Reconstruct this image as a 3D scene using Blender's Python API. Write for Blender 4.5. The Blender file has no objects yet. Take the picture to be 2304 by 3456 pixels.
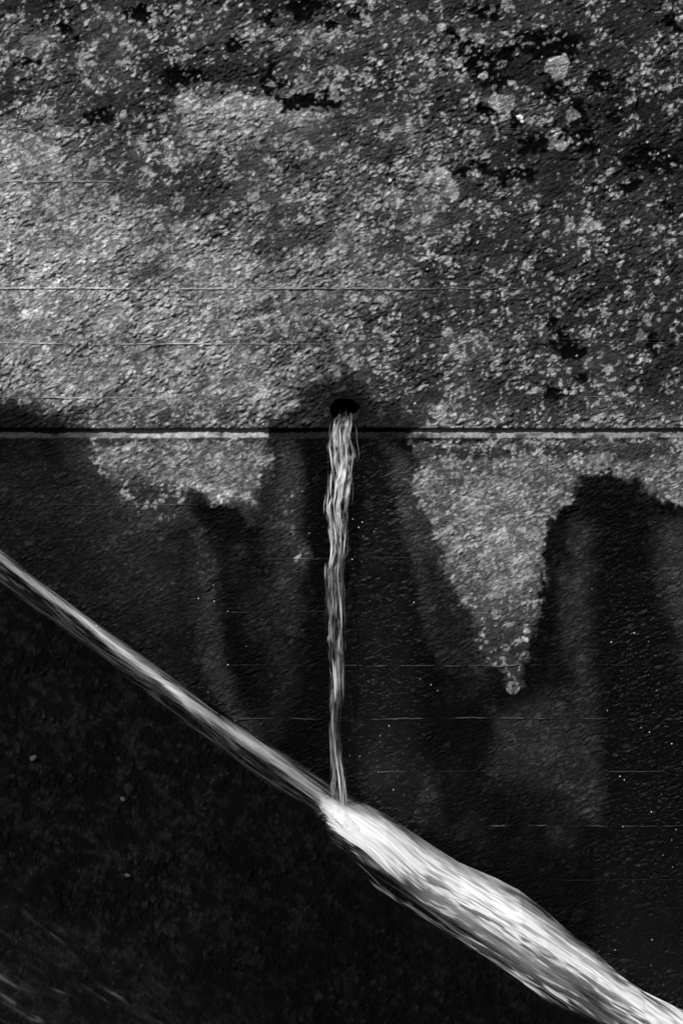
import bpy, math, random
import numpy as np
random.seed(7)
RNG = np.random.default_rng(11)
S = bpy.context.scene
COL = S.collection

# ------------------------------------------------------------------ camera
PITCH = math.radians(30.0)          # the camera looks down from a walkway onto the side wall
DIST = 14.0
W, H = 2304.0, 3456.0               # size of the photograph, used as drawing units
PPM = 1200.0                        # drawing units per metre at the centre of the wall
cam_d = bpy.data.cameras.new('camera')
cam = bpy.data.objects.new('camera', cam_d)
COL.objects.link(cam)
CAM = np.array([0.0, -DIST * math.cos(PITCH), DIST * math.sin(PITCH)])
cam.location = CAM
cam.rotation_euler = (math.pi / 2 - PITCH, 0, 0)
cam_d.sensor_fit = 'VERTICAL'
cam_d.sensor_height = 36.0
cam_d.lens = 36.0 * DIST / (H / PPM)
cam_d.clip_end = 500.0
cam_d.dof.use_dof = True
cam_d.dof.focus_distance = DIST
cam_d.dof.aperture_fstop = 16.0
S.camera = cam

# ------------------------------------------------------------------ world and sun
SUN = np.array([-0.36, -0.44, 0.82]); SUN /= np.linalg.norm(SUN)
world = bpy.data.worlds.new("World")
S.world = world
world.use_nodes = True
wn = world.node_tree; wn.nodes.clear()
sky = wn.nodes.new('ShaderNodeTexSky'); sky.sky_type = 'NISHITA'; sky.sun_disc = False
sky.sun_elevation = math.asin(SUN[2])
sky.sun_rotation = math.atan2(SUN[0], SUN[1])
hsv = wn.nodes.new('ShaderNodeHueSaturation'); hsv.inputs['Saturation'].default_value = 0.0
bg = wn.nodes.new('ShaderNodeBackground'); bg.inputs['Strength'].default_value = 0.05
wo = wn.nodes.new('ShaderNodeOutputWorld')
wn.links.new(sky.outputs[0], hsv.inputs['Color'])
wn.links.new(hsv.outputs[0], bg.inputs['Color'])
wn.links.new(bg.outputs[0], wo.inputs['Surface'])
sd = bpy.data.lights.new('sun', 'SUN'); sd.energy = 5.0; sd.angle = math.radians(0.5)
sd.color = (1, 1, 1)                # the photograph is black and white
so = bpy.data.objects.new('sun', sd); COL.objects.link(so)
from mathutils import Vector
so.rotation_euler = Vector(SUN).to_track_quat('Z', 'Y').to_euler()
so.location = (-4, -6, 9)
S.view_settings.view_transform = 'Standard'
S.view_settings.look = 'None'
S.view_settings.exposure = 0.8
S.view_settings.gamma = 1.0
S.view_settings.use_curve_mapping = False

# ------------------------------------------------------------------ geometry of the place
cp, sp = math.cos(PITCH), math.sin(PITCH)
FWD = np.array([0, cp, -sp]); UP = np.array([0, sp, cp]); RIGHT = np.array([1.0, 0, 0])
def ray(px, py):
    px = np.asarray(px, float); py = np.asarray(py, float)
    a = (px - W / 2) / PPM / DIST; b = (H / 2 - py) / PPM / DIST
    return FWD + a[..., None] * RIGHT + b[..., None] * UP
def on_plane(px, py, p0, n):
    d = ray(px, py)
    t = ((np.asarray(p0) - CAM) @ n) / (d @ n)
    return CAM + d * t[..., None]
WALL_N = np.array([0.0, -1.0, 0.0])
def wall_pt(px, py, out=0.0):
    return on_plane(px, py, np.array([0, -1.0, 0]) * 1.0 * np.mean(out), WALL_N) if np.ndim(out) == 0 else \
        np.stack([on_plane(a, b, np.array([0, -o, 0]), WALL_N) for a, b, o in zip(px, py, out)])
A0 = wall_pt(0, 1892); A1 = wall_pt(2304, 3478)
SD = (A1 - A0) / np.linalg.norm(A1 - A0)                     # straight down the chute
FLOOR_N = np.array([-SD[2], 0, SD[0]])
def floor_pt(px, py, h=0.0):
    return on_plane(px, py, A0 + FLOOR_N * h, FLOOR_N)
def floor_z(x):
    return A0[2] + (x - A0[0]) * SD[2] / SD[0]
def to_px(x, y, z):                                          # place -> drawing units
    vx = x - CAM[0]; vy = y - CAM[1]; vz = z - CAM[2]
    dep = vy * cp - vz * sp
    u = vy * sp + vz * cp
    return vx / dep * DIST * PPM + W / 2, H / 2 - u / dep * DIST * PPM

# ------------------------------------------------------------------ noise
def _hash(ix, iy, seed):
    h = (ix.astype(np.int64) * 374761393 + iy.astype(np.int64) * 668265263 + seed * 1274126177) & 0xFFFFFFFF
    h = ((h ^ (h >> 13)) * 1274126177) & 0xFFFFFFFF
    h = (h ^ (h >> 16)) & 0xFFFFFFFF
    h = (h * 2246822519) & 0xFFFFFFFF
    return ((h ^ (h >> 15)) & 0xFFFFFF).astype(np.float64) / 0xFFFFFF
def vnoise(x, y, seed=0):
    ix = np.floor(x); iy = np.floor(y); fx = x - ix; fy = y - iy
    fx = fx * fx * fx * (fx * (fx * 6 - 15) + 10); fy = fy * fy * fy * (fy * (fy * 6 - 15) + 10)
    ix = ix.astype(np.int64); iy = iy.astype(np.int64)
    a = _hash(ix, iy, seed); b = _hash(ix + 1, iy, seed); c = _hash(ix, iy + 1, seed); d = _hash(ix + 1, iy + 1, seed)
    return (a + (b - a) * fx) * (1 - fy) + (c + (d - c) * fx) * fy
def fbm(x, y, octv=4, seed=0, gain=0.5):
    s = 0; a = 1; t = 0
    for k in range(octv):
        ca, sa = math.cos(0.6 * k), math.sin(0.6 * k)
        s = s + a * vnoise((x * ca - y * sa) * 2 ** k + 17.3 * k, (x * sa + y * ca) * 2 ** k - 9.1 * k, seed + k * 31)
        t += a; a *= gain
    return s / t
def worley(x, y, seed=0):
    ix = np.floor(x).astype(np.int64); iy = np.floor(y).astype(np.int64)
    best = np.full(x.shape, 9.0); idv = np.zeros(x.shape)
    for dx in (-1, 0, 1):
        for dy in (-1, 0, 1):
            cx = ix + dx; cy = iy + dy
            px = cx + _hash(cx, cy, seed); py = cy + _hash(cx, cy, seed + 5)
            d = np.hypot(px - x, py - y)
            r = _hash(cx, cy, seed + 9)
            m = d < best
            best = np.where(m, d, best); idv = np.where(m, r, idv)
    return best, idv
def ss(a, b, x):
    t = np.clip((x - a) / (b - a), 0, 1)
    return t * t * (3 - 2 * t)
def rank(n):                                                 # spread a noise evenly over 0..1
    o = np.sort(n.ravel()[::max(1, n.size // 20000)])
    return np.interp(n, o, np.linspace(0, 1, o.size))
def tilt(x, y, ang=-27, st=1.7):                             # stretch along ang; default copies the streaks of raking sunlight into the pattern
    a = math.radians(ang); u = x * math.cos(a) + y * math.sin(a); v = -x * math.sin(a) + y * math.cos(a)
    return u / st, v
def sdf(px, py, poly):                                       # signed distance to a polygon, > 0 inside
    P = np.array(poly, float); d = np.full(px.shape, 1e9); ins = np.zeros(px.shape, bool)
    for i in range(len(P)):
        a = P[i]; b = P[(i + 1) % len(P)]; e = b - a
        wx = px - a[0]; wy = py - a[1]
        t = np.clip((wx * e[0] + wy * e[1]) / (e @ e), 0, 1)
        d = np.minimum(d, np.hypot(wx - e[0] * t, wy - e[1] * t))
        c = ((a[1] > py) != (b[1] > py))
        with np.errstate(divide='ignore', invalid='ignore'):
            xx = (b[0] - a[0]) * (py - a[1]) / (b[1] - a[1] if b[1] != a[1] else 1e-9) + a[0]
        ins ^= c & (px < xx)
    return np.where(ins, d, -d)
K = 2304.0 / 1568.0                                          # map units of the stain survey below
def lin(t): 
    t = np.asarray(t, float)
    return np.where(t < 0.04045, t / 12.92, ((t + 0.055) / 1.055) ** 2.4)

# ------------------------------------------------------------------ weathering of the wall (albedo, wetness)
GX = np.array([0,130,260,390,520,650,780,910,1040,1170,1300,1430,1568.])
GY = np.array([0,80,160,240,320,400,480,560,640,720,800,880,970.])
GT = np.array([
 [20,22,25,25,28,22,22,25,22,30,25,22,30],
 [35,33,36,28,30,35,30,32,25,28,28,25,28],
 [30,30,35,25,22,25,32,30,28,20,22,28,22],
 [22,28,25,32,48,40,35,26,22,30,25,18,20],
 [42,42,32,38,42,38,34,36,28,24,22,20,18],
 [45,46,38,26,30,38,36,35,34,25,24,24,18],
 [48,50,48,34,32,34,38,38,36,26,26,24,22],
 [52,55,52,48,44,38,38,36,28,26,26,26,24],
 [54,54,52,50,50,44,40,36,30,26,26,24,24],
 [50,52,54,52,48,44,38,34,28,28,26,24,22],
 [48,50,50,50,48,44,36,32,30,28,28,24,22],
 [42,46,46,46,44,38,32,30,32,34,34,30,24],
 [36,40,42,43,42,36,30,30,34,36,38,34,36]], float) / 100
def grid(X, Y):
    i = np.clip(np.searchsorted(GX, X) - 1, 0, len(GX) - 2); j = np.clip(np.searchsorted(GY, Y) - 1, 0, len(GY) - 2)
    u = np.clip((X - GX[i]) / (GX[i + 1] - GX[i]), 0, 1); v = np.clip((Y - GY[j]) / (GY[j + 1] - GY[j]), 0, 1)
    u = u * u * (3 - 2 * u); v = v * v * (3 - 2 * v)
    return (GT[j, i] * (1 - u) + GT[j, i + 1] * u) * (1 - v) + (GT[j + 1, i] * (1 - u) + GT[j + 1, i + 1] * u) * v
PITS = [(1110,150,34,26),(1075,110,22,16),(1140,195,16,14),(1230,95,48,18),(1285,110,44,24),(1375,185,22,12),
        (1275,213,26,19),(1330,258,17,18),(1352,345,20,12),(1300,300,14,10),(1340,312,18,12),(1500,370,60,14),
        (1480,350,20,12),(410,175,44,15),(450,165,22,12),(620,180,18,26),(660,235,36,12),(705,230,30,10),(760,225,24,10),
        (690,25,30,14),(615,40,14,12),(730,12,40,12),(155,60,14,10),(175,95,12,8),(1120,30,26,10),(1165,120,18,12),
        (1410,270,14,10),(1550,60,14,22),(1180,270,12,9),(1210,340,18,10),(1500,790,14,14),(1290,770,20,9),
        (1310,800,30,12),(1265,740,14,10),(1280,905,24,8),(1235,330,26,12),(1040,85,16,10),(1460,245,8,14),(520,230,20,8),
        (320,30,40,10),(545,100,24,9),(60,150,26,8),(230,270,34,12),(760,60,14,10),(820,30,18,10),(1090,395,46,9),
        (1180,400,40,12),(1450,430,16,9),(1530,480,20,10),(1340,870,16,8),(1120,255,18,10)]
PALE = [(1155,236,34,24,.47),(1280,152,30,32,.52),(1010,405,34,22,.44),(900,452,28,26,.42),(850,470,22,18,.40),
        (1355,516,27,17,.50),(1040,440,20,22,.36),(975,505,26,12,.42),(700,262,66,16,.46),(560,240,90,26,.47),(430,235,34,26,.52),
        (1195,268,9,7,.9),(1470,770,14,14,.38),(1315,262,16,16,.36),(1280,330,24,16,.38),(1110,175,10,8,.5),
        (640,100,16,14,.40),(1450,180,12,10,.36),(930,520,26,10,.40),(860,650,28,16,.36),(80,95,34,16,.40)]
def ell(X, Y, e):
    return 1 - np.hypot((X - e[0]) / e[2], (Y - e[1]) / e[3])
def wall_tone(px, py):
    """tone the dry or wet concrete has, with its own stains, lichens and lime"""
    X0 = px / K; Y0 = py / K
    wx = (fbm(px / 60, py / 60, 3, 3) - .5); wy = (fbm(px / 60, py / 60, 3, 4) - .5)
    w2x = (fbm(px / 17, py / 17, 2, 5) - .5); w2y = (fbm(px / 17, py / 17, 2, 6) - .5)
    X = X0 + wx * 44 + w2x * 14; Y = Y0 + wy * 44 + w2y * 14
    T = grid(X0 + wx * 90, Y0 + wy * 60)
    T = T * (1 + (fbm(px / 130, py / 130, 3, 8) - .5) * 0.7)
    # lighter formboards at the left end
    T = T * (1 + .16 * ss(290, 296, Y0) * ss(200, 120, X0) * ss(415, 380, Y0)) * (1 + .10 * ss(413, 418, Y0) * ss(290, 230, X0) * ss(660, 600, Y0))
    wet = np.zeros_like(T)
    # damp dark corner at the left of the joint and the triangle around the drain
    d = sdf(X, Y, [(-300, 905), (60, 915), (110, 940), (170, 962), (210, 990), (210, 1100), (-300, 1100)])
    m = ss(-26, 30, d); T = T * (1 - m) + .075 * m; wet = np.maximum(wet, m)
    d = sdf(X, Y, [(590, 992), (640, 948), (690, 915), (705, 885), (740, 868), (790, 850), (835, 885), (850, 912), (890, 928), (935, 962), (960, 1000), (960, 1060), (590, 1060)])
    m = ss(-7, 12, d) * .92; T = T * (1 - m) + (.12 - .075 * ss(75, 15, np.hypot(X0 - 790, Y0 - 940))) * m; wet = np.maximum(wet, m)
    # below the joint
    low = ss(988, 992, Y0)
    X = X0 + wx * 22 + w2x * 12; Y = Y0 + wy * 22 + w2y * 12
    base = .075 + .05 * (fbm(px / 90, py / 190, 3, 21) - .5) * 2
    L = base
    dith = (fbm(px / 9, py / 9, 2, 31) - .5) * 16 + (fbm(px / 26, py / 26, 2, 32) - .5) * 12
    def put(L, poly, tone, lo=-8, hi=10):
        s_ = 2.0 if np.mean(tone) < .25 else 1.5; m = ss(lo * s_, hi * s_, sdf(X, Y, poly) + dith); return L * (1 - m) + tone * m
    L = put(L, [(-300, 1020), (330, 1030), (480, 1300), (420, 1560), (-300, 1350)], .115, -50, 60)
    L = put(L, [(0, 1200), (150, 1260), (330, 1500), (300, 1600), (0, 1400)], .09, -60, 60)
    L = put(L, [(180, 1130), (330, 1160), (420, 1330), (380, 1400), (240, 1250)], .14, -40, 40)
    L = put(L, [(445, 1180), (482, 1190), (500, 1450), (540, 1600), (640, 1800), (560, 1720), (470, 1560), (448, 1350)], .175, -14, 16)
    L = put(L, [(560, 1330), (650, 1350), (700, 1700), (640, 1640)], .12, -30, 40)
    L = put(L, [(610, 1010), (705, 1010), (700, 1420), (640, 1420), (600, 1200)], .15, -14, 20)
    L = put(L, [(648, 1040), (690, 1040), (694, 1140), (680, 1260), (655, 1250), (640, 1120)], .23, -10, 14)
    L = put(L, [(676, 1248), (704, 1244), (712, 1275), (694, 1298), (672, 1290)], .32, -6, 8)
    # dry ground left of the drain
    L = put(L, [(150, 1015), (300, 1010), (420, 1190), (330, 1215), (230, 1140)], .20, -24, 26)
    L = put(L, [(214, 1015), (604, 1005), (618, 1062), (600, 1086), (588, 1130), (584, 1186), (566, 1192), (552, 1168), (500, 1150), (470, 1140), (440, 1120), (418, 1150), (350, 1180), (300, 1150), (255, 1110), (222, 1060)], .46, -12, 10)
    L = put(L, [(255, 1110), (330, 1100), (430, 1130), (430, 1190), (330, 1200)], .27, -22, 20)
    L = put(L, [(430, 1165), (590, 1165), (590, 1250), (480, 1240)], .075, -10, 10)
    L = put(L, [(560, 1160), (582, 1160), (584, 1200), (566, 1204)], .24, -6, 8)
    L = put(L, [(408, 1092), (452, 1096), (480, 1126), (522, 1116), (532, 1136), (522, 1164), (488, 1162), (456, 1130), (420, 1116)], .66, -8, 8)
    L = put(L, [(425, 1125), (470, 1122), (482, 1158), (430, 1168)], .13, -5, 8)
    # black wet bands beside the jet
    L = put(L, [(700, 1000), (765, 1000), (758, 1900), (640, 1780), (690, 1600), (712, 1300)], .045, -18, 18)
    L = put(L, [(790, 1020), (880, 1020), (930, 1200), (960, 1400), (900, 1640), (800, 1700)], .06, -14, 18)
    L = put(L, [(860, 1290), (960, 1300), (960, 1640), (840, 1680)], .032, -20, 24)
    L = put(L, [(800, 1800), (900, 1800), (1150, 2060), (860, 1920)], .07, -10, 30)
    # band beside the dry triangle
    L = put(L, [(880, 1020), (945, 1050), (985, 1180), (1040, 1330), (1080, 1440), (1110, 1530), (1000, 1500), (960, 1360), (920, 1180)], .205, -12, 14)
    L = put(L, [(960, 1250), (1030, 1330), (1085, 1440), (1110, 1540), (1000, 1540)], .115, -12, 14)
    # dry triangle on the right
    tri = [(938, 1012), (1700, 1004), (1700, 1172), (1568, 1166), (1522, 1150), (1462, 1102), (1392, 1086), (1335, 1098), (1312, 1150), (1284, 1180),
           (1256, 1202), (1248, 1290), (1240, 1400), (1212, 1490), (1202, 1540), (1194, 1580), (1170, 1584), (1150, 1545), (1112, 1520), (1098, 1480), (1076, 1405), (1036, 1345), (998, 1240), (960, 1150), (940, 1100), (962, 1062)]
    tt = .42 - .15 * ss(1330, 1530, Y0) - .08 * ss(1060, 1090, Y0) * ss(1500, 1250, X0) * 0
    L = put(L, tri, tt, -5, 6)
    L = put(L, [(960, 1020), (1568, 1020), (1568, 1048), (1440, 1056), (1300, 1050), (1100, 1056), (960, 1052)], .27, -6, 10)
    L = put(L, [(1080, 1120), (1230, 1130), (1225, 1300), (1170, 1340), (1060, 1240)], .49, -30, 30)
    L = put(L, [(1095, 1400), (1235, 1400), (1200, 1540), (1150, 1545), (1105, 1500)], .35, -20, 20) if False else L
    L = put(L, [(1130, 1052), (1170, 1048), (1205, 1040), (1225, 1040), (1215, 1062), (1150, 1072), (1120, 1066)], .54, -6, 6)
    L = put(L, [(1312, 1040), (1400, 1036), (1396, 1062), (1325, 1066)], .54, -6, 8)
    L = put(L, [(1100, 1534), (1140, 1540), (1168, 1580), (1150, 1590)], .10, -2, 6)
    r = np.hypot(X0 - 1178, Y0 - 1578) + w2x * 3
    m = ss(17, 14.5, r); L = L * (1 - m) + (.47 - .16 * ss(6.5, 3.5, np.hypot(X0 - 1179, Y0 - 1574))) * m
    # wet arch at the right
    L = put(L, [(1290, 1200), (1350, 1130), (1460, 1130), (1530, 1190), (1700, 1180), (1700, 1700), (1300, 1900)], .155, -6, 20)
    L = put(L, [(1345, 1105), (1470, 1112), (1500, 1180), (1400, 1200), (1330, 1180)], .07, -12, 16)
    L = put(L, [(1375, 1190), (1440, 1150), (1500, 1180), (1530, 1330), (1540, 1480), (1380, 1520), (1366, 1330)], .055, -22, 26)
    L = put(L, [(1480, 1250), (1700, 1200), (1700, 1420), (1568, 1450), (1500, 1400)], .19, -30, 30)
    L = put(L, [(1280, 1310), (1330, 1300), (1325, 1480), (1290, 1500)], .17, -16, 22)
    L = put(L, [(1395, 1220), (1480, 1230), (1540, 1450), (1568, 1600), (1568, 2400), (1400, 2000), (1376, 1700), (1370, 1500)], .03, -30, 40)
    # pale tongue under the triangle
    L = put(L, [(1130, 1640), (1250, 1590), (1350, 1660), (1376, 1780), (1372, 1880), (1300, 1880), (1130, 1790)], .15, -20, 14)
    L = put(L, [(1050, 1650), (1135, 1660), (1135, 1880), (1060, 1780)], .07, -10, 20)
    L = put(L, [(1135, 1790), (1290, 1800), (1330, 1890), (1180, 1880)], .08, -20, 30)
    L = put(L, [(1385, 1560), (2000, 1500), (2000, 3000), (1385, 2200)], .02, -12, 60)
    L = put(L, [(700, 1880), (1380, 1930), (1380, 2300), (1000, 2100)], .025, -10, 60)
    L = L * (.30 + .70 * ss(.015, .14, L))
    T = T * (1 - low) + L * low
    wet = np.where(low > .5, ss(.30, .17, L), wet)
    for e in PITS:
        m = ss(-.4, .1, ell(X0 + w2x * 34 + wx * 30, Y0 + w2y * 30 + wy * 24, (e[0], e[1], e[2] * .95, e[3] * 1.45))); T = T * (1 - m) + .05 * m
    pit = np.zeros_like(T)
    for e in PITS:
        pit = np.maximum(pit, ss(-.1, .6, ell(X0 + w2x * 26 + wx * 20, Y0 + w2y * 22 + wy * 16, e)))
    pale = np.zeros_like(T)
    for e in PALE:
        m = ss(0, .12, ell(X0 + w2x * 18 + wx * 10, Y0 + w2y * 18 + wy * 10, e)); T = T * (1 - m) + (e[4] + .09) * m; pale = np.maximum(pale, m)
    return T, wet, pit, pale
GAIN = 1.30                                                  # tone of a white card on the wall in linear light
def grains(px, py):
    """pebble relief: three sizes of rounded grains, stretched along the streaks that raking sunlight draws; returns height (m), pale-grain mask"""
    u, v = tilt(px, py, -27, 2.0)
    u = u + (fbm(px / 40, py / 40, 2, 50) - .5) * 14; v = v + (fbm(px / 40, py / 40, 2, 51) - .5) * 14
    f1, i1 = worley(u / 17, v / 17, 60); f2, i2 = worley(u / 9, v / 9, 61)
    g1 = ss(.62, .05, f1) * ss(.45, .95, i1); g2 = ss(.7, .05, f2) * ss(.2, .9, i2)
    n = fbm(u / 7.5, v / 7.5, 2, 62); n5 = fbm(u / 22, v / 22, 2, 64)
    rough = .52 + .62 * ss(.36, .64, fbm(px / 120, py / 90, 3, 65))
    h = (g1 * .0026 + g2 * .0036 + (n - .5) * .0052 + (n5 - .5) * .0022) * rough + (fbm(px / 80, py / 80, 3, 63) - .5) * .010
    return h, g1, g2, i1, i2
def weather(px, py):
    T, wet, pit, pale = wall_tone(px, py)
    h, g1, g2, i1, i2 = grains(px, py)
    u, v = tilt(px, py, -28, 1.35)
    f2, i2 = worley(u / 8, v / 8, 86)
    ur, vr = tilt(px, py, -27, 1.2)
    ur = ur + (fbm(px / 30, py / 30, 2, 80) - .5) * 16; vr = vr + (fbm(px / 30, py / 30, 2, 81) - .5) * 16
    fa, ia = worley(ur / 19, vr / 19, 82); fb, ib = worley(ur / 11.5, vr / 11.5, 83)
    dots = np.maximum(ss(.30 + .28 * ia, .12 + .28 * ia, fa) * ss(.15, .8, ia), .85 * ss(.30 + .3 * ib, .10 + .3 * ib, fb) * ss(.2, .85, ib))
    fc, ic = worley(ur / 40, vr / 40, 84); fd_, id_ = worley(ur / 7.5, vr / 7.5, 85)
    dots = np.maximum(dots, np.maximum(.95 * ss(.20 + .34 * ic, .08 + .3 * ic, fc + (fb - .4) * .2) * ss(.66, .8, ic), .7 * ss(.5, .2, fd_) * ss(.5, .9, id_)))
    n = rank(.26 * fbm(u / 62, v / 62, 2, 69) * ss(.75, .3, T) + .34 * fbm(u / 30, v / 30, 2, 70, .6) + .42 * fbm(ur / 10, vr / 10, 2, 71, .6) + .26 * dots)
    mean = lin(T) / GAIN
    spot = ss(.54, .26, T) * (1 - .97 * wet) * (1 - pale)     # darker dry zones are spotty, bright ones even
    flat = 1 - .72 * wet
    hi = np.maximum(mean * (1 + .36 * flat), mean * (1 - spot) * 1.3 + .21 * spot) * (.72 + .56 * (.6 * ia + .4 * ib))
    lo = mean * (1 - .40 * flat - .16 * spot) * (1 + .5 * ss(.55, .2, f2) * ss(.5, .9, i2) * spot)
    f = np.clip((mean - lo) / np.maximum(hi - lo, 1e-4), .02, .98)
    m = ss(1 - f - .13, 1 - f + .13, n)
    alb = lo + (hi - lo) * m
    alb = alb * (1 + 1.0 * (fbm(px / 7, py / 7, 2, 73) - .5)) * (1 + .5 * (fbm(ur / 24, vr / 24, 2, 74) - .5)) * (1 + .45 * g2 * ss(.6, .95, i2) * (1 - pale) * (1 - wet))
    pin = (g2 > .5) * (i2 > .975) * (i1 > .5) * (wet < .1)
    alb = np.where(pin > 0, np.maximum(alb, .30), alb)
    h = h * (1 - .38 * ss(980, 1000, py / K)) * (1 - .55 * pale) * (1 - .6 * pit) - pit * .003
    return np.clip(alb, .0016, .8), wet, h

# ------------------------------------------------------------------ mesh and material helpers
def mesh_obj(name, V, F, mat, parent=None, attrs=None, smooth=True):
    me = bpy.data.meshes.new(name)
    V = np.asarray(V, np.float32).reshape(-1, 3); F = np.asarray(F, np.int32); k = F.shape[1]
    me.vertices.add(len(V)); me.vertices.foreach_set('co', V.ravel())
    me.loops.add(F.size); me.loops.foreach_set('vertex_index', F.ravel())
    me.polygons.add(len(F)); me.polygons.foreach_set('loop_start', np.arange(0, F.size, k, dtype=np.int32))
    me.polygons.foreach_set('loop_total', np.full(len(F), k, np.int32))
    me.polygons.foreach_set('use_smooth', np.full(len(F), smooth))
    me.update(calc_edges=True)
    for a, vals in (attrs or {}).items():
        at = me.attributes.new(a, 'FLOAT', 'POINT'); at.data.foreach_set('value', np.asarray(vals, np.float32).ravel())
    me.materials.append(mat)
    o = bpy.data.objects.new(name, me); COL.objects.link(o)
    if parent is not None: o.parent = parent
    return o
def empty(name, loc=(0, 0, 0)):
    o = bpy.data.objects.new(name, None); o.location = loc; o.empty_display_size = .1; COL.objects.link(o); return o
def tag(o, label=None, cat=None, group=None, kind=None):
    if label: o['label'] = label
    if cat: o['category'] = cat
    if group: o['group'] = group
    if kind: o['kind'] = kind
    return o
def keep_at(o, parent):                                       # parent without moving the geometry
    o.parent = parent; o.location = -Vector(parent.location) if parent.parent is None else (0, 0, 0)
def axis(lo, hi, step, far, grow=1.25):
    c = list(np.arange(lo, hi + step * .5, step)); s = step
    while c[-1] < far[1]:
        s *= grow; c.append(c[-1] + s)
    s = step; p = []
    q = lo
    while q > far[0]:
        s *= grow; q -= s; p.append(q)
    return np.array(p[::-1] + c)
def quads(nr, nc):
    i = np.arange((nr - 1) * nc).reshape(nr - 1, nc)[:, :-1].ravel()
    return np.stack([i, i + 1, i + nc + 1, i + nc], 1)

def concrete_mat(name, stretch_deg, bump_fine=.0016, obj_scale=(1, 1, 1), gloss=.5, wet_rough=.22):
    m = bpy.data.materials.new(name); m.use_nodes = True
    nt = m.node_tree; N = nt.nodes; L = nt.links
    b = N['Principled BSDF']
    a = N.new('ShaderNodeAttribute'); a.attribute_name = 'alb'
    w = N.new('ShaderNodeAttribute'); w.attribute_name = 'wet'
    tc = N.new('ShaderNodeTexCoord')
    mp = N.new('ShaderNodeMapping'); mp.inputs['Rotation'].default_value = (0, math.radians(stretch_deg), 0)
    mp.inputs['Scale'].default_value = obj_scale
    mp2 = N.new('ShaderNodeMapping'); mp2.inputs['Scale'].default_value = (.45, 1, 1)
    L.new(tc.outputs['Object'], mp.inputs['Vector']); L.new(mp.outputs[0], mp2.inputs['Vector'])
    n1 = N.new('ShaderNodeTexNoise'); n1.inputs['Scale'].default_value = 270; n1.inputs['Detail'].default_value = 5; n1.inputs['Roughness'].default_value = .65
    n2 = N.new('ShaderNodeTexNoise'); n2.inputs['Scale'].default_value = 120; n2.inputs['Detail'].default_value = 3
    L.new(mp2.outputs[0], n1.inputs['Vector']); L.new(mp2.outputs[0], n2.inputs['Vector'])
    mr = N.new('ShaderNodeMapRange'); mr.inputs['From Min'].default_value = .3; mr.inputs['From Max'].default_value = .7
    mr.inputs['To Min'].default_value = .62; mr.inputs['To Max'].default_value = 1.38
    L.new(n1.outputs['Fac'], mr.inputs['Value'])
    mul = N.new('ShaderNodeMath'); mul.operation = 'MULTIPLY'; L.new(a.outputs['Fac'], mul.inputs[0]); L.new(mr.outputs[0], mul.inputs[1])
    cc = N.new('ShaderNodeCombineColor')
    for i in range(3): L.new(mul.outputs[0], cc.inputs[i])
    L.new(cc.outputs[0], b.inputs['Base Color'])
    rr = N.new('ShaderNodeMapRange'); rr.inputs['To Min'].default_value = .92; rr.inputs['To Max'].default_value = wet_rough
    L.new(w.outputs['Fac'], rr.inputs['Value']); L.new(rr.outputs[0], b.inputs['Roughness'])
    sr = N.new('ShaderNodeMapRange'); sr.inputs['To Min'].default_value = .02; sr.inputs['To Max'].default_value = gloss
    gl = N.new('ShaderNodeAttribute'); gl.attribute_name = 'gl'; L.new(gl.outputs['Fac'], sr.inputs['Value']); L.new(sr.outputs[0], b.inputs['Specular IOR Level'])
    b1 = N.new('ShaderNodeBump'); b1.inputs['Distance'].default_value = bump_fine * 3.0; b1.inputs['Strength'].default_value = 1
    b2 = N.new('ShaderNodeBump'); b2.inputs['Distance'].default_value = bump_fine * 2.0; b2.inputs['Strength'].default_value = 1
    L.new(n2.outputs['Fac'], b1.inputs['Height']); L.new(n1.outputs['Fac'], b2.inputs['Height'])
    L.new(b1.outputs[0], b2.inputs['Normal']); L.new(b2.outputs[0], b.inputs['Normal'])
    return m
M_WALL = concrete_mat('weathered_concrete', 28)
M_FLOOR = concrete_mat('wet_floor_concrete', 20, .0022, (1, .75, 1), gloss=.35, wet_rough=.5)

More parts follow.
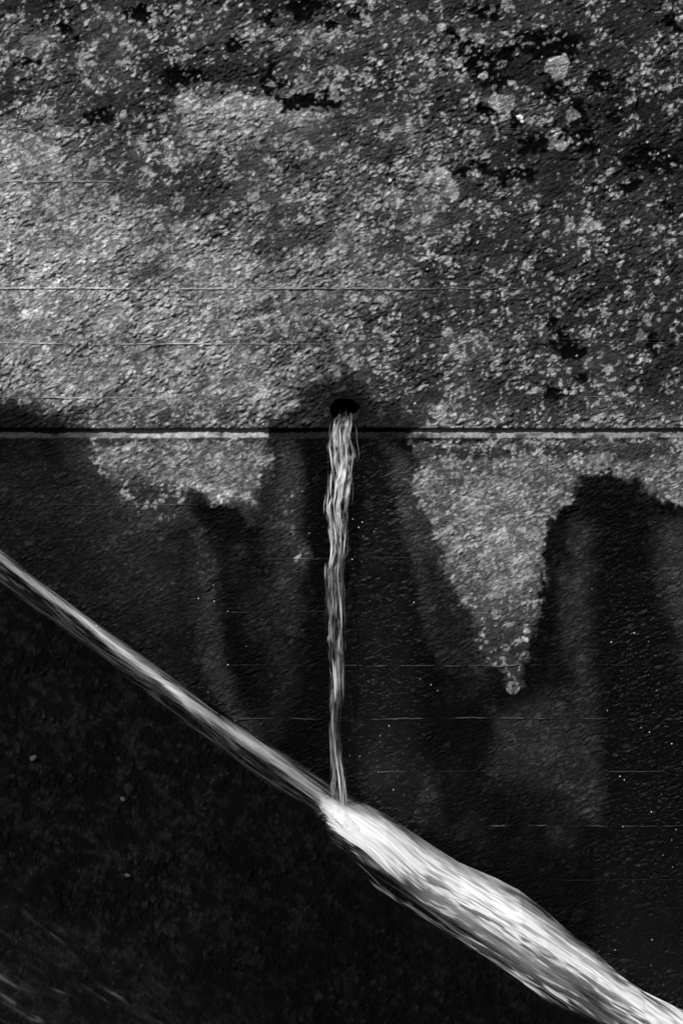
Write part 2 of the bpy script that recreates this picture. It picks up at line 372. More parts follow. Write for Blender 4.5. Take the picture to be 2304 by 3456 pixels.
# ------------------------------------------------------------------ the wall
JZ = wall_pt(1152, 1456)[2]                                   # height of the construction joint
GAP = .0055
HC = wall_pt(1163, 1386); HR = .042                           # mouth of the drain
wall = empty('concrete_wall', (0, 0, float(JZ)))
tag(wall, 'weathered board-marked concrete side wall with lichen, lime and dark wet stains', 'wall')
xs = axis(-1.04, 1.04, .0029, (-5, 5))
def edge_wave(x, sd):
    return (fbm(x * 9, x * 0 + sd, 3, sd) - .5) * .003 + (fbm(x * 1.1, x * 0, 2, 40) - .5) * .006
def build_block(name, zs, is_upper):
    X, Z = np.meshgrid(xs, zs)
    Y = np.zeros_like(X)
    e = edge_wave(X, 3 if is_upper else 5)
    if is_upper:
        k = ss(.06, 0, Z - zs[0]); Z = Z + e * k
    else:
        k = ss(.06, 0, zs[-1] - Z); Z = Z + e * k
    px, py = to_px(X, Y, Z)
    alb, wet, h = weather(px, py)
    edge = ss(0, .012, np.abs(Z - JZ) - GAP)
    h = h * (.35 + .65 * edge)
    dh = np.hypot(X - HC[0], Z - HC[2]); h = h * ss(HR, HR + .03, dh) 
    h = h + (fbm(X * 2.1, Z * 5.7, 2, 90) - .5) * .006        # gentle waviness of the formwork
    Y = Y - h
    top = zs[-1]
    if not is_upper:                                          # chamfered upper arris
        c = np.clip((zs[:, None] + 0 * X) - (top - .017), 0, None)
        Y = Y * (1 - .6 * ss(0, .017, c)) + c * .95
        band = ss(0, .002, c)
        Xr = px / K + (fbm(px / 30, py / 30, 3, 95) - .5) * 60
        dry = ss(120, 330, Xr) * ss(612, 596, Xr) + ss(925, 975, Xr) * (.85 - .15 * ss(1300, 1500, Xr))
        T = .12 + .62 * dry + .09 * ss(260, 180, Xr)
        T = T * (1 - .55 * ss(.5, .72, fbm(px / 46, py / 20, 3, 97)) * ss(0, .012, top - (zs[:, None] + 0 * X)))
        Y = Y - (fbm(px / 10, py / 10, 3, 96) - .5) * .009 * band
        alb = alb * (1 - band) + band * lin(T) / 2.6 * (1 + .9 * (fbm(px / 13, py / 9, 3, 98) - .5))
        wet = wet * (1 - band)
    else:                                                     # slightly rounded lower arris
        c = np.clip(zs[0] + .006 - (zs[:, None] + 0 * X), 0, None); Y = Y + c * .8
    nr, nc = X.shape
    F = quads(nr, nc)
    V = np.stack([X, Y, Z], -1).reshape(-1, 3)
    if is_upper:                                              # open the drain mouth
        wob = lambda an: HR * (1 + .035 * np.sin(an * 3 + 1) + .025 * np.sin(an * 7) + .015 * np.sin(an * 17 + 2))
        ang = np.arctan2(V[:, 2] - HC[2], V[:, 0] - HC[0]); dd = np.hypot(V[:, 0] - HC[0], V[:, 2] - HC[2]); R = wob(ang)
        inside = dd < R + .0004
        gone = inside[F].any(1)
        rim = np.intersect1d(np.unique(F[gone]), np.unique(F[~gone])); F = F[~gone]
        V[rim, 0] = HC[0] + np.cos(ang[rim]) * R[rim]; V[rim, 2] = HC[2] + np.sin(ang[rim]) * R[rim]; V[rim, 1] = .002
    else:                                                     # nothing below the floor
        keep = V[:, 2] > floor_z(V[:, 0]) - .12
        F = F[keep[F].any(1)]
    # returns at the joint and the far edges
    row = np.arange(nc) + (0 if is_upper else (nr - 1) * nc)
    back = V[row].copy(); back[:, 1] = .35; b0 = len(V)
    F2 = np.stack([row[:-1], row[1:], b0 + np.arange(1, nc), b0 + np.arange(nc - 1)], 1)
    if is_upper: F2 = F2[:, ::-1]
    V = np.vstack([V, back]); F = np.vstack([F, F2])
    alb = np.concatenate([alb.ravel(), np.full(nc, .03)]); wet = np.concatenate([wet.ravel(), np.zeros(nc)])
    pxv, pyv = to_px(V[:, 0], V[:, 1], V[:, 2])
    gl = wet * (.03 + .20 * ss(1340, 1440, pxv / K) * ss(1130, 1400, pyv / K) + .35 * ss(780, 860, pxv / K) * ss(1000, 1100, pyv / K) * ss(1000, 900, pxv / K))
    used = np.unique(F); mp = np.full(len(V), -1); mp[used] = np.arange(len(used))
    o = mesh_obj(name, V[used], mp[F], M_WALL, None, {'alb': alb[used], 'wet': wet[used], 'gl': gl[used]})
    keep_at(o, wall)
    return o
zu = axis(JZ + GAP, 1.74, .0032, (JZ + GAP, 4.2))
zl0 = axis(-1.74, JZ - GAP, .0032, (-5, JZ - GAP)); zl = zl0 - (zl0[-1] - (JZ - GAP))
upper = build_block('upper_block', zu, True)
lower = build_block('lower_block', zl, False)

# ridges left by the joints between the formboards: (y, [(x0, x1, strength)...]) in survey units
RIDGES = [(296, [(-200, 165, .8)]), (416, [(-200, 262, .9), (900, 1000, .2)]), (537, [(150, 420, .25), (980, 1140, .3)]),
          (661, [(-200, 560, 1.0), (560, 1140, .95), (1140, 1250, .3)]), (778, [(1330, 1568, .5)]), (789, [(-200, 150, .7), (220, 540, .8), (570, 760, .8), (760, 900, .35)]),
          (912, [(-200, 60, .5), (100, 240, .9), (240, 420, .4), (1320, 1420, .4)]),
          (1159, [(60, 460, .55)]), (1281, [(600, 760, .6), (800, 960, .5)]), (1405, [(520, 760, .45), (1000, 1150, .2)]),
          (1528, [(520, 700, .35), (780, 1200, .8), (1200, 1500, .35)]), (1650, [(520, 730, .7), (850, 980, .9), (1040, 1260, .9), (1330, 1420, .8)]),
          (1773, [(860, 940, .9), (980, 1200, .45), (1390, 1520, .6)]), (1896, [(1120, 1260, 1.0), (1300, 1460, .8), (1460, 1600, .5)]),
          (2019, [(1250, 1568, .25)])]
for yy, segs in RIDGES:
    x = np.arange(-200 * K, 1800 * K, 5.0) if yy < 1000 else np.arange(min(s[0] for s in segs) * K, max(s[1] for s in segs) * K, 5.0)
    st = np.zeros_like(x)
    for a, b_, g in segs:
        st = np.maximum(st, g * ss(a * K - 20, a * K + 30, x) * ss(b_ * K + 20, b_ * K - 30, x))
    if yy < 1000: st = np.maximum(st, .05)
    st = st * ss(.18, .5, fbm(x / 46, x * 0 + yy, 3, int(yy))) 
    yyp = yy * K + (fbm(x / 500, x * 0 + yy, 2, 300) - .5) * 8 + (fbm(x / 25, x * 0, 2, int(yy) + 1) - .5) * 2.5
    P = np.stack([wall_pt(a, b_) for a, b_ in zip(x, yyp)])
    ok = P[:, 2] > floor_z(P[:, 0]) + .004; P = P[ok]; st = st[ok]
    n = len(P)
    if n < 4: continue
    pxx, pyy = to_px(P[:, 0], P[:, 1], P[:, 2])
    T, wt, _, _ = wall_tone(pxx, pyy)
    out = .0006 + st * .0032 + .0010 * (fbm(pxx / 9, pxx * 0, 2, 5) - .5); hh = .0006 + st * .0010
    y0 = -(fbm(P[:, 0] * 2.1, P[:, 2] * 5.7, 2, 90) - .5) * .006 - (fbm(pxx / 80, pyy / 80, 3, 63) - .5) * .010
    prof = [(0.006, hh * 1.6), (-out, hh * .7), (-out, -hh * .7), (0.006, -hh * 1.6)]
    V = np.concatenate([np.stack([P[:, 0], y0 + a, P[:, 2] + b_], 1) for a, b_ in prof])
    F = np.concatenate([np.stack([np.arange(n - 1) + k * n, np.arange(n - 1) + (k + 1) * n, np.arange(1, n) + (k + 1) * n, np.arange(1, n) + k * n], 1) for k in range(3)])
    al = np.tile(np.clip(lin(np.maximum(T * 1.1, .07 + .17 * st * (yy > 1000))) / GAIN, .01, .5), 4)
    o = mesh_obj('formwork_ridge', V, F, M_WALL, None, {'alb': al, 'wet': np.tile(wt, 4)}, smooth=False)
    o.parent = upper if yy < 1000 else lower

# drain
def simple_mat(name, v, rough=.8, spec=.3):
    m = bpy.data.materials.new(name); m.use_nodes = True; N = m.node_tree.nodes; L = m.node_tree.links; b = N['Principled BSDF']
    n = N.new('ShaderNodeTexNoise'); n.inputs['Scale'].default_value = 60; n.inputs['Detail'].default_value = 4
    r = N.new('ShaderNodeMapRange'); r.inputs['To Min'].default_value = v * .5; r.inputs['To Max'].default_value = v * 1.5
    c = N.new('ShaderNodeCombineColor'); L.new(n.outputs['Fac'], r.inputs['Value'])
    for i in range(3): L.new(r.outputs[0], c.inputs[i])
    L.new(c.outputs[0], b.inputs['Base Color']); b.inputs['Roughness'].default_value = rough; b.inputs['Specular IOR Level'].default_value = spec
    bm = N.new('ShaderNodeBump'); bm.inputs['Distance'].default_value = .003; L.new(n.outputs['Fac'], bm.inputs['Height']); L.new(bm.outputs[0], b.inputs['Normal'])
    return m
M_PIPE = simple_mat('dark_drain_wall', .007, .6, .1)  # one near-black colour for the bore and its end
an = np.linspace(0, 2 * np.pi, 48, endpoint=False); R = HR * (1 + .035 * np.sin(an * 3 + 1) + .025 * np.sin(an * 7) + .015 * np.sin(an * 17 + 2))
ys = [-.0005, .008, .03, .12, .45]
V = np.concatenate([np.stack([HC[0] + np.cos(an) * R * (1 - .02 * k), an * 0 + y, HC[2] + np.sin(an) * R * (1 - .02 * k)], 1) for k, y in enumerate(ys)])
F = np.concatenate([np.stack([np.arange(48) + k * 48, np.arange(48) + (k + 1) * 48, (np.arange(48) + 1) % 48 + (k + 1) * 48, (np.arange(48) + 1) % 48 + k * 48], 1) for k in range(4)])
bore = mesh_obj('drain_bore', V, F, M_PIPE); bore.parent = upper
V = np.concatenate([[[HC[0], .449, HC[2]]], np.stack([HC[0] + np.cos(an) * R, an * 0 + .449, HC[2] + np.sin(an) * R], 1)])
F = np.stack([np.zeros(48, int), 1 + np.arange(48), 1 + (np.arange(48) + 1) % 48], 1)
pc = mesh_obj('drain_end', V, F, M_PIPE); pc.parent = upper

# ------------------------------------------------------------------ the chute floor
fs = axis(-1.42, 1.5, .0036, (-5.5, 6)); fd = axis(-.02, 3.7, .0085, (-.03, 11))
Sg, Dg = np.meshgrid(fs, fd)
mid = np.array([0, 0, floor_z(0.0)])
P = mid + Sg[..., None] * SD + Dg[..., None] * np.array([0, -1.0, 0])
px, py = to_px(P[..., 0], P[..., 1], P[..., 2])
u = px; v = py
h, g1, g2, i1, i2 = grains(px + 4000, py)
T = .062 + .035 * (fbm(px / 160, py / 160, 4, 400) - .5) * 2
X0 = px / K; Y0 = py / K
T = T * (1 - .35 * ss(120, 20, (Y0 - (1290 + X0 * .69))))      # darker towards the stream
T = T * (1 - .3 * ss(1700, 2200, Y0 + X0 * .2) * ss(300, 700, X0))
ut, vt = tilt(px, py, 33, 1.6)
n = rank(.7 * fbm(ut / 24, vt / 24, 4, 401, .65) + .12 * g1 * i1 + .12 * g2 * i2)
alb = lin(T) / 1.9 * (.55 + 1.5 * ss(.45, 1.0, n)) * (1 + 1.4 * ss(.75, .98, i2) * g2)
alb = alb * (1 + .5 * (fbm(px / 8, py / 8, 2, 402) - .5))
P = P + FLOOR_N * (h * 1.0 + (fbm(px / 260, py / 260, 3, 403) - .5) * .012)[..., None]
floor = mesh_obj('spillway_floor', P.reshape(-1, 3), quads(*Sg.shape), M_FLOOR, None, {'alb': np.clip(alb, .001, .2).ravel(), 'wet': np.full(alb.size, .8), 'gl': np.full(alb.size, .05)})
tag(floor, kind='structure')

# ------------------------------------------------------------------ water
def water_mat(name, white=.86, rough=.35, trans=.35, spec=.5, bump=0.0):
    m = bpy.data.materials.new(name); m.use_nodes = True; N = m.node_tree.nodes; L = m.node_tree.links; N.clear()
    out = N.new('ShaderNodeOutputMaterial')
    df = N.new('ShaderNodeBsdfPrincipled'); df.inputs['Base Color'].default_value = (white,) * 3 + (1,); df.inputs['Roughness'].default_value = rough
    df.inputs['Specular IOR Level'].default_value = spec
    tl = N.new('ShaderNodeBsdfTranslucent'); tl.inputs['Color'].default_value = (white,) * 3 + (1,)
    mx = N.new('ShaderNodeMixShader'); mx.inputs[0].default_value = trans
    L.new(df.outputs[0], mx.inputs[1]); L.new(tl.outputs[0], mx.inputs[2])
    tr = N.new('ShaderNodeBsdfTransparent')
    a = N.new('ShaderNodeAttribute'); a.attribute_name = 'cov'
    m2 = N.new('ShaderNodeMixShader')
    L.new(a.outputs['Fac'], m2.inputs[0]); L.new(tr.outputs[0], m2.inputs[1]); L.new(mx.outputs[0], m2.inputs[2])
    L.new(m2.outputs[0], out.inputs['Surface'])
    return m
M_FOAM = water_mat('aerated_water', .93, .8, .4, .12)
M_STRAND = water_mat('water_strand', .93, .4, .45, .3)

def fibres(name, P, R, cov, mat, parent=None):
    """P (n,k,3) centre lines, R (n,k) radii, cov (n,k) coverage: one mesh of three-sided tapering threads"""
    n, k, _ = P.shape
    t = P[:, -1] - P[:, 0]; t /= np.linalg.norm(t, axis=1, keepdims=True) + 1e-9
    ref = np.tile([0.0, -1.0, .3], (n, 1)); e1 = np.cross(t, ref); e1 /= np.linalg.norm(e1, axis=1, keepdims=True); e2 = np.cross(t, e1)
    ring = []
    for j in range(3):
        a = j * 2 * math.pi / 3 + .5
        ring.append(P + (e1 * math.cos(a) + e2 * math.sin(a))[:, None, :] * R[..., None])
    V = np.stack(ring, 2)                                     # n,k,3,3
    idx = np.arange(n * k * 3).reshape(n, k, 3)
    F = []
    for j in range(3):
        a = idx[:, :-1, j]; b = idx[:, :-1, (j + 1) % 3]; c = idx[:, 1:, (j + 1) % 3]; d = idx[:, 1:, j]
        F.append(np.stack([a, b, c, d], -1).reshape(-1, 4))
    return mesh_obj(name, V.reshape(-1, 3), np.concatenate(F), mat, parent, {'cov': np.repeat(cov.reshape(-1), 3)})

def interp_path(pts, x):
    p = np.array(pts, float); return np.interp(x, p[:, 0], p[:, 1])
# edges of the running water in drawing units
TOP = [(-700, 1380), (-200, 1722), (0, 1850), (147, 1968), (323, 2100), (441, 2180), (588, 2290), (735, 2400), (882, 2490), (1029, 2586), (1110, 2645), (1166, 2680), (1291, 2744), (1416, 2828), (1540, 2908), (1665, 2962), (1748, 3004), (1832, 3070), (1915, 3145), (1998, 3206), (2081, 3286), (2164, 3344), (2304, 3412), (2500, 3540), (3000, 3880)]
CORE = [(-700, 1450), (-200, 1790), (0, 1912), (147, 2028), (294, 2128), (367, 2200), (514, 2312), (632, 2405), (772, 2497), (919, 2600), (1029, 2694), (1070, 2722),
        (1100, 2790), (1140, 2850), (1216, 2912), (1383, 2985), (1499, 3045), (1624, 3128), (1748, 3212), (1832, 3262), (1915, 3300), (1998, 3342), (2080, 3410), (2148, 3458), (2304, 3540), (2500, 3670), (3000, 4000)]
OUT = [(-700, 1520), (-200, 1850), (0, 1985), (147, 2090), (294, 2190), (514, 2370), (772, 2560), (919, 2660), (1029, 2715), (1070, 2745), (1110, 2850), (1170, 2905),
       (1249, 2992), (1416, 3100), (1560, 3190), (1707, 3310), (1832, 3380), (1956, 3425), (2148, 3500), (2304, 3580), (2500, 3710), (3000, 4040)]
def along(x):                                                 # pixel of the flow at abscissa x and share t (0 top, 1 core edge, 2 outer edge)
    return interp_path(TOP, x), interp_path(CORE, x), interp_path(OUT, x)
def rowpt(x, t):
    a, b, c = along(x)
    y = np.where(t < 1, a + (b - a) * t, b + (c - b) * (t - 1))
    return x, y
def water_pt(px, py, t, extra=0.0):
    """surface of the running water: leans on the wall at t=0, lies on the floor at t>=1"""
    a, b, c = along(px)
    h = .018 * np.clip(np.sin(np.clip(t, 0, 1) * math.pi), 0, 1) + .005 + .011 * ss(.5, 1.0, t)
    pf = floor_pt(px, py) ; pw = wall_pt(px, py)
    # chord between the wall contact and the floor contact
    k = ss(0, 1, t)
    top_w = wall_pt(px, a); cor_f = floor_pt(px, b)
    chord_t = np.clip(t, 0, 1)[..., None]
    Q = top_w * (1 - chord_t) + cor_f * chord_t
    Q = np.where((t > 1)[..., None], pf, Q)
    nrm = FLOOR_N * .6 + WALL_N * .8
    Q = Q + nrm * (h + extra)[..., None]
    return Q
def stream_body(name, x0, x1, nx, nt, cover, seed, lift=0.0, bump=.006, slope=.70):
    x = np.linspace(x0, x1, nx); t = np.linspace(-.03, 2, nt)
    Xg, Tg = np.meshgrid(x, t)
    _, Yg = rowpt(Xg, Tg)
    # streaks run straight down the slope, with slow drift
    v = Yg - slope * Xg + (fbm(Xg / 500, Yg / 500, 2, seed + 9) - .5) * 90; w = (fbm(Xg / 120, v / 60, 2, seed + 8) - .5) * 14
    n1 = fbm(Xg / 300, (v + w) / 44, 3, seed); n2 = fbm(Xg / 110 + 5, (v + w) / 17, 3, seed + 1, .6); n3 = fbm(Xg / 52, (v + w) / 6.5, 2, seed + 2)
    P = water_pt(Xg, Yg, np.clip(Tg, 0, 2), lift + (n1 - .5) * bump * 1.1 + (n2 - .5) * bump * .45 + (n3 - .5) * bump * .35)
    cov = cover(Xg, Tg, n1, n2, n3)
    return mesh_obj(name, P.reshape(-1, 3), quads(nt, nx), M_FOAM, None, {'cov': np.clip(cov, 0, 1).ravel()})
IMP = 1085.0
def cov_upper(X, T, a, b, c):
    base = ss(-.03, .5, T) * ss(.98, .66, T + (b - .5) * .5)
    core = (.72 + .28 * ss(0, 500, X)) * base * (.20 + .48 * np.exp(-((T - .60) / .20) ** 2) + .9 * (b - .5) + .6 * (c - .5) + .6 * (a - .5)) * (.85 + 1.0 * (fbm(X / 190, T * 0, 2, 77) - .5))
    wisp = (.16 * ss(.52, .75, b * .6 + c * .4) + .05 * ss(.5, .9, c)) * ss(2, 1.2, T)
    return (np.maximum(core, 0) + .42 * wisp * ss(.7, 1.0, T)) * ss(IMP + 90, IMP + 20, X)
def cov_lower(X, T, a, b, c):
    q = ss(IMP - 10, IMP + 60 + 110 * ss(.5, 0, T), X + 60 * (T - .5) + (b - .5) * 90)
    far = ss(1300, 1800, X)
    body = ss(-.04, .34 + .10 * far, T + (c - .5) * .12) * ss(1.06, .82, T + (b - .5) * .7 + (a - .5) * .3 + (c - .5) * .25)
    streak = np.clip((b - .45) * 2.6 + (c - .5) * 2.4 + (a - .5) * 1.2 + .6, 0, 1)
    body = body * (1 - ss(1150, 1420, X) * (1 - streak) * (.45 + .4 * ss(.4, .9, T)))
    body = body * (1 - .06 * far)
    gap = ss(.95, 1.12, T) * ss(1.75, 1.45, T)               # the floor shows between the mass and the outer wisps
    wisp = ss(.50, .66, b * .5 + a * .25 + c * .25 - .06 * gap) * ss(2.0, 1.85, T) * .62
    wisp = wisp * ss(1210, 1400, X + (b - .5) * 200) * ss(.75, 1.0, T) * ss(2350, 2050, X)
    soft = .34 * ss(1300, 1500, X) * ss(1.75, .9, T) * ss(.3, .65, b * .5 + a * .5)
    join = ss(1960, 2100, X) * ss(1.7, 1.0, T) * streak * .8
    return q * np.maximum(np.maximum(np.maximum(body, wisp), join), soft)
stream = stream_body('stream', -650, IMP + 100, 620, 150, cov_upper, 500)
rapid = stream_body('white_water', IMP - 40, 2900, 900, 260, cov_lower, 540, .004, .010, .655)
tag(stream, kind='structure'); tag(rapid, kind='structure')

# silky threads riding on the stream
def stream_fibres(name, n, k, x0, x1, length, tr, rad, covr, seed, lift, parent, slope=.70):
    r = np.random.default_rng(seed)
    xs_ = r.uniform(x0, x1, n); ln = r.uniform(*length, n); t0 = tr(r, n, xs_)
    s = np.linspace(0, 1, k)[None]
    Xp = xs_[:, None] + ln[:, None] * s
    _, Y0_ = rowpt(xs_, t0)
    Yp = Y0_[:, None] + (Xp - xs_[:, None]) * (slope + r.normal(0, .035, n))[:, None] + (fbm(Xp / 140, Y0_[:, None] / 30 + 0 * Xp, 2, seed) - .5) * 16
    ta, tb, tc_ = along(Xp); Tp = np.where(Yp < tb, (Yp - ta) / (tb - ta), 1 + (Yp - tb) / (tc_ - tb))
    okk = ss(-.02, .06, Tp) * ss(2.05, 1.8, Tp) * (1 - .75 * ss(.95, 1.1, Tp) * ss(1.7, 1.5, Tp)); Tp = np.clip(Tp, 0, 2)
    lf = r.uniform(lift[0], lift[1], n)[:, None] + 0 * s
    P = water_pt(Xp, Yp, Tp, lf)
    fade = np.sin(np.pi * np.clip(s, .02, .98)) ** .8
    R_ = r.uniform(*rad, n)[:, None] * (.35 + .65 * fade)
    cv = r.uniform(*covr, n)[:, None] * fade * okk
    o = fibres(name, P, R_, cv, M_STRAND, None); o.parent = parent; o['kind'] = 'stuff'
    return o
stream_fibres('foam_threads', 150, 10, -640, IMP - 60, (90, 260), lambda r, n, x: np.clip(r.normal(.55, .24, n), .03, 1.15), (.0006, .0014), (.04, .16), 1, (-.001, .003), stream)
stream_fibres('loose_threads', 120, 10, -640, IMP - 60, (120, 360), lambda r, n, x: r.uniform(1.0, 1.95, n), (.0006, .0014), (.01, .05), 2, (-.002, .002), stream)
stream_fibres('foam_threads', 120, 10, IMP + 30, 2700, (70, 240), lambda r, n, x: np.clip(r.normal(.5, .3, n), .0, 1.1), (.0007, .0017), (.04, .18), 3, (.000, .004), rapid, .655)
stream_fibres('loose_threads', 160, 10, IMP + 130, 2600, (120, 420), lambda r, n, x: r.uniform(1.0, 1.95, n), (.0007, .0018), (.03, .16), 4, (-.001, .002), rapid, .655)

# churned mound of foam where the jet lands, with short threads thrown back
nr = 90; nc = 160
rg, tg = np.meshgrid(np.linspace(0, 1, nr), np.linspace(0, 2 * np.pi, nc), indexing='ij')
ex = np.cos(tg) * rg; ey = np.sin(tg) * rg
mx = 1150 + ex * 95 + ey * 22; my = 2765 + ey * 66 + ex * 48
na = fbm(mx / 26, my / 26, 3, 700); nb = fbm(mx / 9, my / 9, 2, 701)
hh = .014 + .018 * (1 - rg ** 2) + (na - .5) * .008 * (1 - rg) + .010
mp_ = floor_pt(mx, my) + (FLOOR_N * .6 + WALL_N * .5) * hh[..., None]
edge_n = fbm(np.cos(tg) * 3.5 + 9, np.sin(tg) * 3.5, 3, 702)
cov = ss(1.0, .2, rg + (edge_n - .5) * .5 + (nb - .5) * .2)
mound = mesh_obj('foam_mound', mp_.reshape(-1, 3), quads(nr, nc), M_FOAM, None, {'cov': cov.ravel()}); mound.parent = rapid
r = np.random.default_rng(21)
n = 60; k = 7
c0x = r.normal(1120, 20, n); c0y = r.normal(2745, 22, n)
back = r.random(n) < .45; ang = np.where(back, r.normal(3.35, .4, n), r.uniform(.45, .9, n))
ln = np.where(back, r.uniform(12, 42, n), r.uniform(50, 120, n))
s = np.linspace(0, 1, k)[None]
Xp = c0x[:, None] + np.cos(ang)[:, None] * ln[:, None] * s; Yp = c0y[:, None] + np.sin(ang)[:, None] * ln[:, None] * s + 8 * s * s
hgt = r.uniform(.004, .022, n)[:, None] * (1 - s ** 2) + .012
P = np.stack([[floor_pt(Xp[i, j], Yp[i, j], hgt[i, j]) for j in range(k)] for i in range(n)])
fade = np.sin(np.pi * np.clip(s * .7 + .28, 0, .98))
splash = fibres('splash_threads', P, r.uniform(.0006, .0016, n)[:, None] * (.2 + .8 * fade), r.uniform(.03, .16, n)[:, None] * fade, M_STRAND)
splash.parent = rapid; splash['kind'] = 'stuff'

# falling jet
JL = [(1370, 1128), (1405, 1116), (1440, 1108), (1455, 1107), (1503, 1107), (1599, 1112), (1678, 1104), (1700, 1099), (1749, 1100), (1844, 1110), (1919, 1100), (1972, 1098), (2046, 1100), (2128, 1102), (2238, 1108), (2321, 1112), (2431, 1110), (2542, 1115), (2638, 1116), (2760, 1120)]
JR = [(1370, 1196), (1405, 1202), (1440, 1194), (1455, 1194), (1535, 1198), (1599, 1192), (1678, 1182), (1706, 1175), (1791, 1176), (1866, 1172), (1887, 1160), (1951, 1154), (2025, 1157), (2100, 1158), (2210, 1157), (2350, 1158), (2404, 1150), (2459, 1147), (2542, 1153), (2625, 1166), (2680, 1169), (2760, 1174)]
def jet_pt(py, q, dep):
    """py row, q -1..1 across, dep -1..1 in depth"""
    l = interp_path(JL, py); rr = interp_path(JR, py)
    x = (l + rr) / 2 + q * (rr - l) / 2
    f = np.clip((py - 1410) / 1330, 0, 1)
    out = .012 + .058 * np.sqrt(f) + dep * (rr - l) / 2 / PPM * .55
    out = out - .06 * ss(1440, 1385, py)                     # still inside the drain mouth
    d = ray(x, py); t = (-out - CAM[1]) / d[..., 1]
    return CAM + d * t[..., None]
jet = empty('falling_water', tuple(float(c) for c in floor_pt(1140, 2740)))
tag(jet, 'thin twisting jet of water falling from the round drain onto the wet chute', 'water jet')
# clear column
nr = 420; nc = 64
py = np.linspace(1378, 2750, nr); th = np.linspace(0, 2 * np.pi, nc)
PY, TH = np.meshgrid(py, th, indexing='ij')
q = np.cos(TH); dp = np.sin(TH)
tw = fbm(PY / 85 + np.cos(TH) * .3, TH * 0 + q * 3.2 + PY / 900, 3, 600); tw2 = fbm(PY / 42 + 3, q * 7 + PY / 160, 3, 601, .65)
sc = .80 + .5 * (tw - .5) + .5 * (fbm(PY / 45, q * 3, 2, 610) - .5)
P = jet_pt(PY, q * sc, dp * sc)
br = interp_path([(1378, .0), (1408, .10), (1440, .30), (1500, .48), (1640, .62), (1760, .42), (1900, .32), (1960, .12), (2100, .16), (2300, .26), (2380, .09), (2500, .09), (2620, .16), (2750, .22)], PY)
cov = br * .9 * (.5 + 2.6 * (tw - .5) + 3.2 * (tw2 - .5)) * (dp > -.1)
o = mesh_obj('water_column', P.reshape(-1, 3), quads(nr, nc), M_FOAM, None, {'cov': np.clip(cov, 0, .9).ravel()}); keep_at(o, jet)
def jet_fibres(name, n, k, seed, y0, y1, ln, rad, cv, qf, drift, kind=None):
    r = np.random.default_rng(seed)
    a = y0(r, n); L_ = r.uniform(*ln, n); s = np.linspace(0, 1, k)[None]
    Y = np.minimum(a[:, None] + L_[:, None] * s, 2755)
    q0 = qf(r, n); Q = q0[:, None] + r.normal(drift, .16, n)[:, None] * s + (fbm(Y / 90, q0[:, None] * 9 + 0 * Y, 2, seed) - .5) * .25
    Q = np.clip(Q, -1.3, 1.3); D = np.sqrt(np.clip(1 - np.clip(Q, -1, 1) ** 2, 0.02, 1)) * r.uniform(.3, 1, n)[:, None]
    P = jet_pt(Y, Q, D)
    fade = np.sin(np.pi * np.clip(s, .03, .97)) ** .7
    brt = interp_path([(1408, .3), (1440, .7), (1500, 1), (1660, 1), (1800, .75), (1900, .6), (2000, .4), (2150, .4), (2320, .5), (2400, .25), (2500, .25), (2620, .45), (2750, .6)], Y)
    o = fibres(name, P, r.uniform(*rad, n)[:, None] * (.25 + .75 * fade), r.uniform(*cv, n)[:, None] * fade * brt, M_STRAND)
    keep_at(o, jet)
    if kind: o['kind'] = kind
    return o
jet_fibres('fine_threads', 300, 9, 31, lambda r, n: r.uniform(1410, 2680, n), 0, (30, 130), (.0005, .0010), (.03, .20), lambda r, n: r.uniform(-1.1, 1.1, n), .15, 'stuff')
# the bold strands that can be told apart: (y start, length, place across, drift, radius mm, brightness)
BOLD = [(1430, 120, -.10, .1, 2.4, .9), (1470, 160, .28, .1, 2.6, .95), (1440, 180, -.2, .25, 2.2, .85), (1490, 130, -.92, .1, 4.2, 1), (1530, 100, .80, .02, 1.6, .5),
        (1590, 110, -.85, .1, 4.4, 1), (1600, 160, -.5, .25, 3.6, .95), (1640, 120, -.98, .15, 2.6, .95), (1650, 200, .1, .25, 2.4, .7), (1610, 200, -.15, .2, 2.6, .7),
        (1665, 90, -1.15, .0, 1.6, .7), (1700, 130, -.3, .3, 2.6, .8), (1760, 100, -.35, .15, 4.6, .95), (1740, 150, .1, .25, 2.0, .7), (1780, 130, .7, -.1, 2.6, .65),
        (1830, 110, -.68, .1, 5.2, 1), (1790, 110, -.85, .1, 2.2, .9), (1900, 70, -1.1, 0, 2.0, .85), (1860, 180, .35, .2, 2.0, .5), (1950, 170, .55, .1, 2.2, .6),
        (2010, 160, .72, .1, 3.2, .95), (1990, 110, -.25, .1, 2.4, .6), (2140, 80, .5, .05, 2.8, .8), (2100, 90, -.5, .1, 2.0, .45), (2225, 150, -.42, .25, 4.4, .95),
        (2230, 140, -.05, .1, 3.4, .8), (2280, 110, -.2, .1, 4.6, .95), (2220, 180, .95, .05, 1.6, .45), (2380, 150, -.45, .15, 2.6, .6), (2480, 150, -.2, .1, 2.6, .65),
        (2555, 160, .0, .15, 3.6, .95), (2590, 150, .1, .15, 3.0, .9), (2540, 150, .55, .2, 2.0, .5), (2620, 130, .85, .05, 2.4, .7), (2440, 200, -1.0, .05, 1.6, .3)]
for i, (y0, L_, q0, dr, rad, b_) in enumerate(BOLD):
    s = np.linspace(0, 1, 14)[None]
    L_ = L_ * .8; Y = np.minimum(y0 + L_ * s, 2755); Q = q0 + dr * s + (fbm(Y / 60, Y * 0 + i * 3.1, 2, 77) - .5) * .12
    D = np.sqrt(np.clip(1 - np.clip(Q, -1, 1) ** 2, .05, 1)) * 1.05
    fade = np.sin(np.pi * np.clip(s, .04, .96)) ** .6
    o = fibres('strand', jet_pt(Y, Q, D), rad * .00062 * fade, b_ * .8 * fade, M_STRAND); keep_at(o, jet)

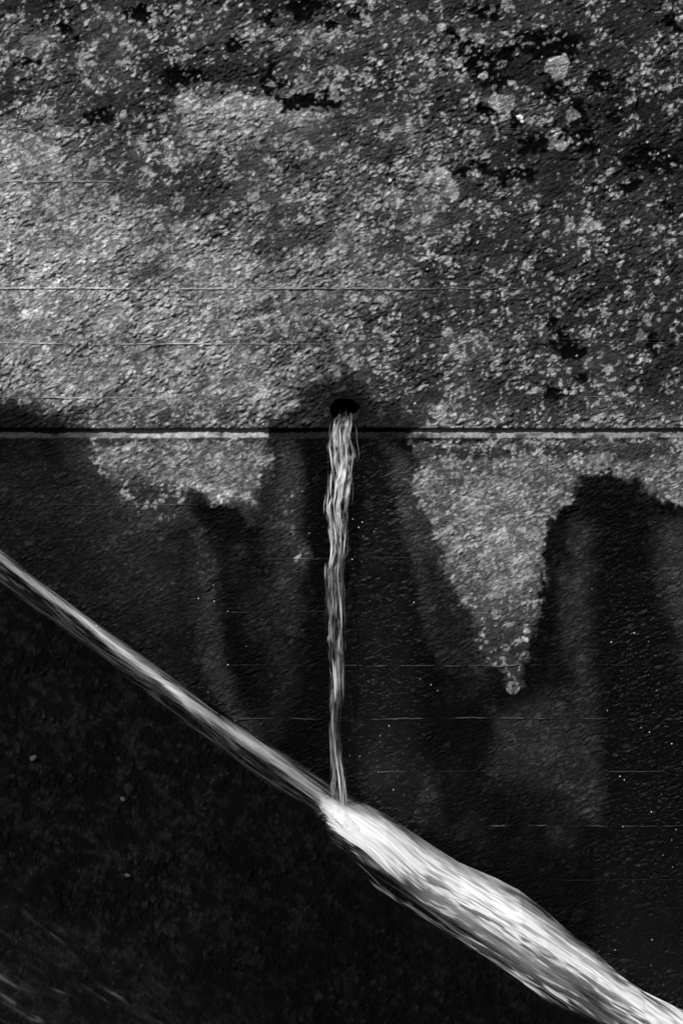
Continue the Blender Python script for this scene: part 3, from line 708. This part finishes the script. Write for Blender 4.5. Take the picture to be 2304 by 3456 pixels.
# thin sheet of water sliding over the near part of the floor: white coverage only in streaks
X, Y = np.meshgrid(np.linspace(-900, 1500, 620), np.linspace(2850, 4300, 420))
v = Y - .58 * X + (fbm(X / 300, Y / 260, 2, 801) - .5) * 60
a_ = fbm(X / 170, v / 60, 3, 802); b_ = fbm(X / 90 + 3, v / 17, 3, 803); c_ = fbm(X / 60, v / 7, 2, 804)
env = ss(2960, 3250, Y - .45 * X - (a_ - .5) * 160) * ss(1100, 500, X)
cov = env * .17 * (.012 + .10 * ss(.45, .75, a_ * .5 + b_ * .5) * (.4 + c_) + .38 * ss(.66, .78, a_ * .35 + b_ * .65))
P = floor_pt(X, Y) + FLOOR_N * (.020 + (a_ - .5) * .010 + (b_ - .5) * .006)[..., None]
film = mesh_obj('thin_water', P.reshape(-1, 3), quads(*X.shape), M_FOAM, None, {'cov': np.clip(cov, 0, 1).ravel()})
tag(film, kind='structure')

# white beads for loose drops and, on the wet wall, for sun glints
bpy_me = None
M_DROP = water_mat('drop_glint', .95, .1, .2)
def ico(rad):
    import bmesh
    bm = bmesh.new(); bmesh.ops.create_icosphere(bm, subdivisions=1, radius=rad)
    me = bpy.data.meshes.new('drop_glint'); 
    for v in bm.verts: v.co.z *= 1.25
    bm.to_mesh(me); bm.free(); me.materials.append(M_DROP)
    at = me.attributes.new('cov', 'FLOAT', 'POINT')
    for d in at.data: d.value = 1.0
    for p in me.polygons: p.use_smooth = True
    return me
DM = [ico(.0010), ico(.0014), ico(.0008)]
DR = [(1282,2483),(1312,2450),(1181,2550),(1214,2553),(1327,2665),(1363,2683),(1276,2607),(1396,2033),(1411,2446),(1476,2331),(1454,2311),(1417,2292),(1190,1752),(1222,1762),(1268,1785),(1262,1795),(1210,1780),(1226,1810),(1043,1799),(1188,1888),(1220,1895),(1020,1658),(326,2112),(674,2546),(769,2063),(769,2244),(668,1901),(685,1932),(670,2020),(713,2113),(720,1975),(723,2029),(830,2181),(702,2337),(2061,2167),(2187,2165),(2061,2168),(2138,2136),(2213,2330),(2162,2456),(2190,2471),(1996,1987),(2048,2398),(2090,2620),(2230,2680),(2280,2800),(2196,2740),(2265,2835),(2100,2790),(2198,3172),(2195,3258),(2074,3206),(2265,2510),(2236,2886),(2268,2927),(2105,2632),(1540,3020),(1536,3014),(1140,1733),(1112,1730),(1121,1831)]
dgrp = 'loose drops of water flying off the jet in front of the wall'
r = np.random.default_rng(55)
for i, (x, y) in enumerate(DR):
    o = bpy.data.objects.new('drop_glint', DM[i % 3]); COL.objects.link(o)
    f = floor_z(wall_pt(x, y)[0]) + .02
    outd = float(r.uniform(.03, .09))
    P = wall_pt(float(x), float(y), outd)
    o.location = P
    tag(o, 'tiny white bead among those standing for loose drops and wet glints', 'water drop', dgrp)

# pebbles lying on the floor
import bmesh
M_PEB = simple_mat('dull_pebble', .03, .8)
PB = [(112, 2560, .011, 'long dull pebble at the far left, highest on the dark chute floor'), (415, 2697, .008, 'small dull flat pebble on the dark floor below the left stream'), (430, 2955, .008, 'small dull pebble alone on the dark floor in the lower left')]
for i, (x, y, sz, lab) in enumerate(PB):
    bm = bmesh.new(); bmesh.ops.create_icosphere(bm, subdivisions=2, radius=sz)
    rr = random.Random(i)
    for v in bm.verts:
        v.co.x *= 1.0; v.co.z *= .7; v.co.y *= 1.2
        v.co *= 1 + rr.uniform(-.12, .12)
    me = bpy.data.meshes.new('pebble'); bm.to_mesh(me); bm.free(); me.materials.append(M_PEB)
    for p in me.polygons: p.use_smooth = True
    o = bpy.data.objects.new('pebble', me); COL.objects.link(o)
    o.location = floor_pt(float(x), float(y), .004); o.rotation_euler = (0, math.acos(SD[0]), rr.uniform(0, 3))
    tag(o, lab, 'pebble', 'pale pebbles on the chute floor')
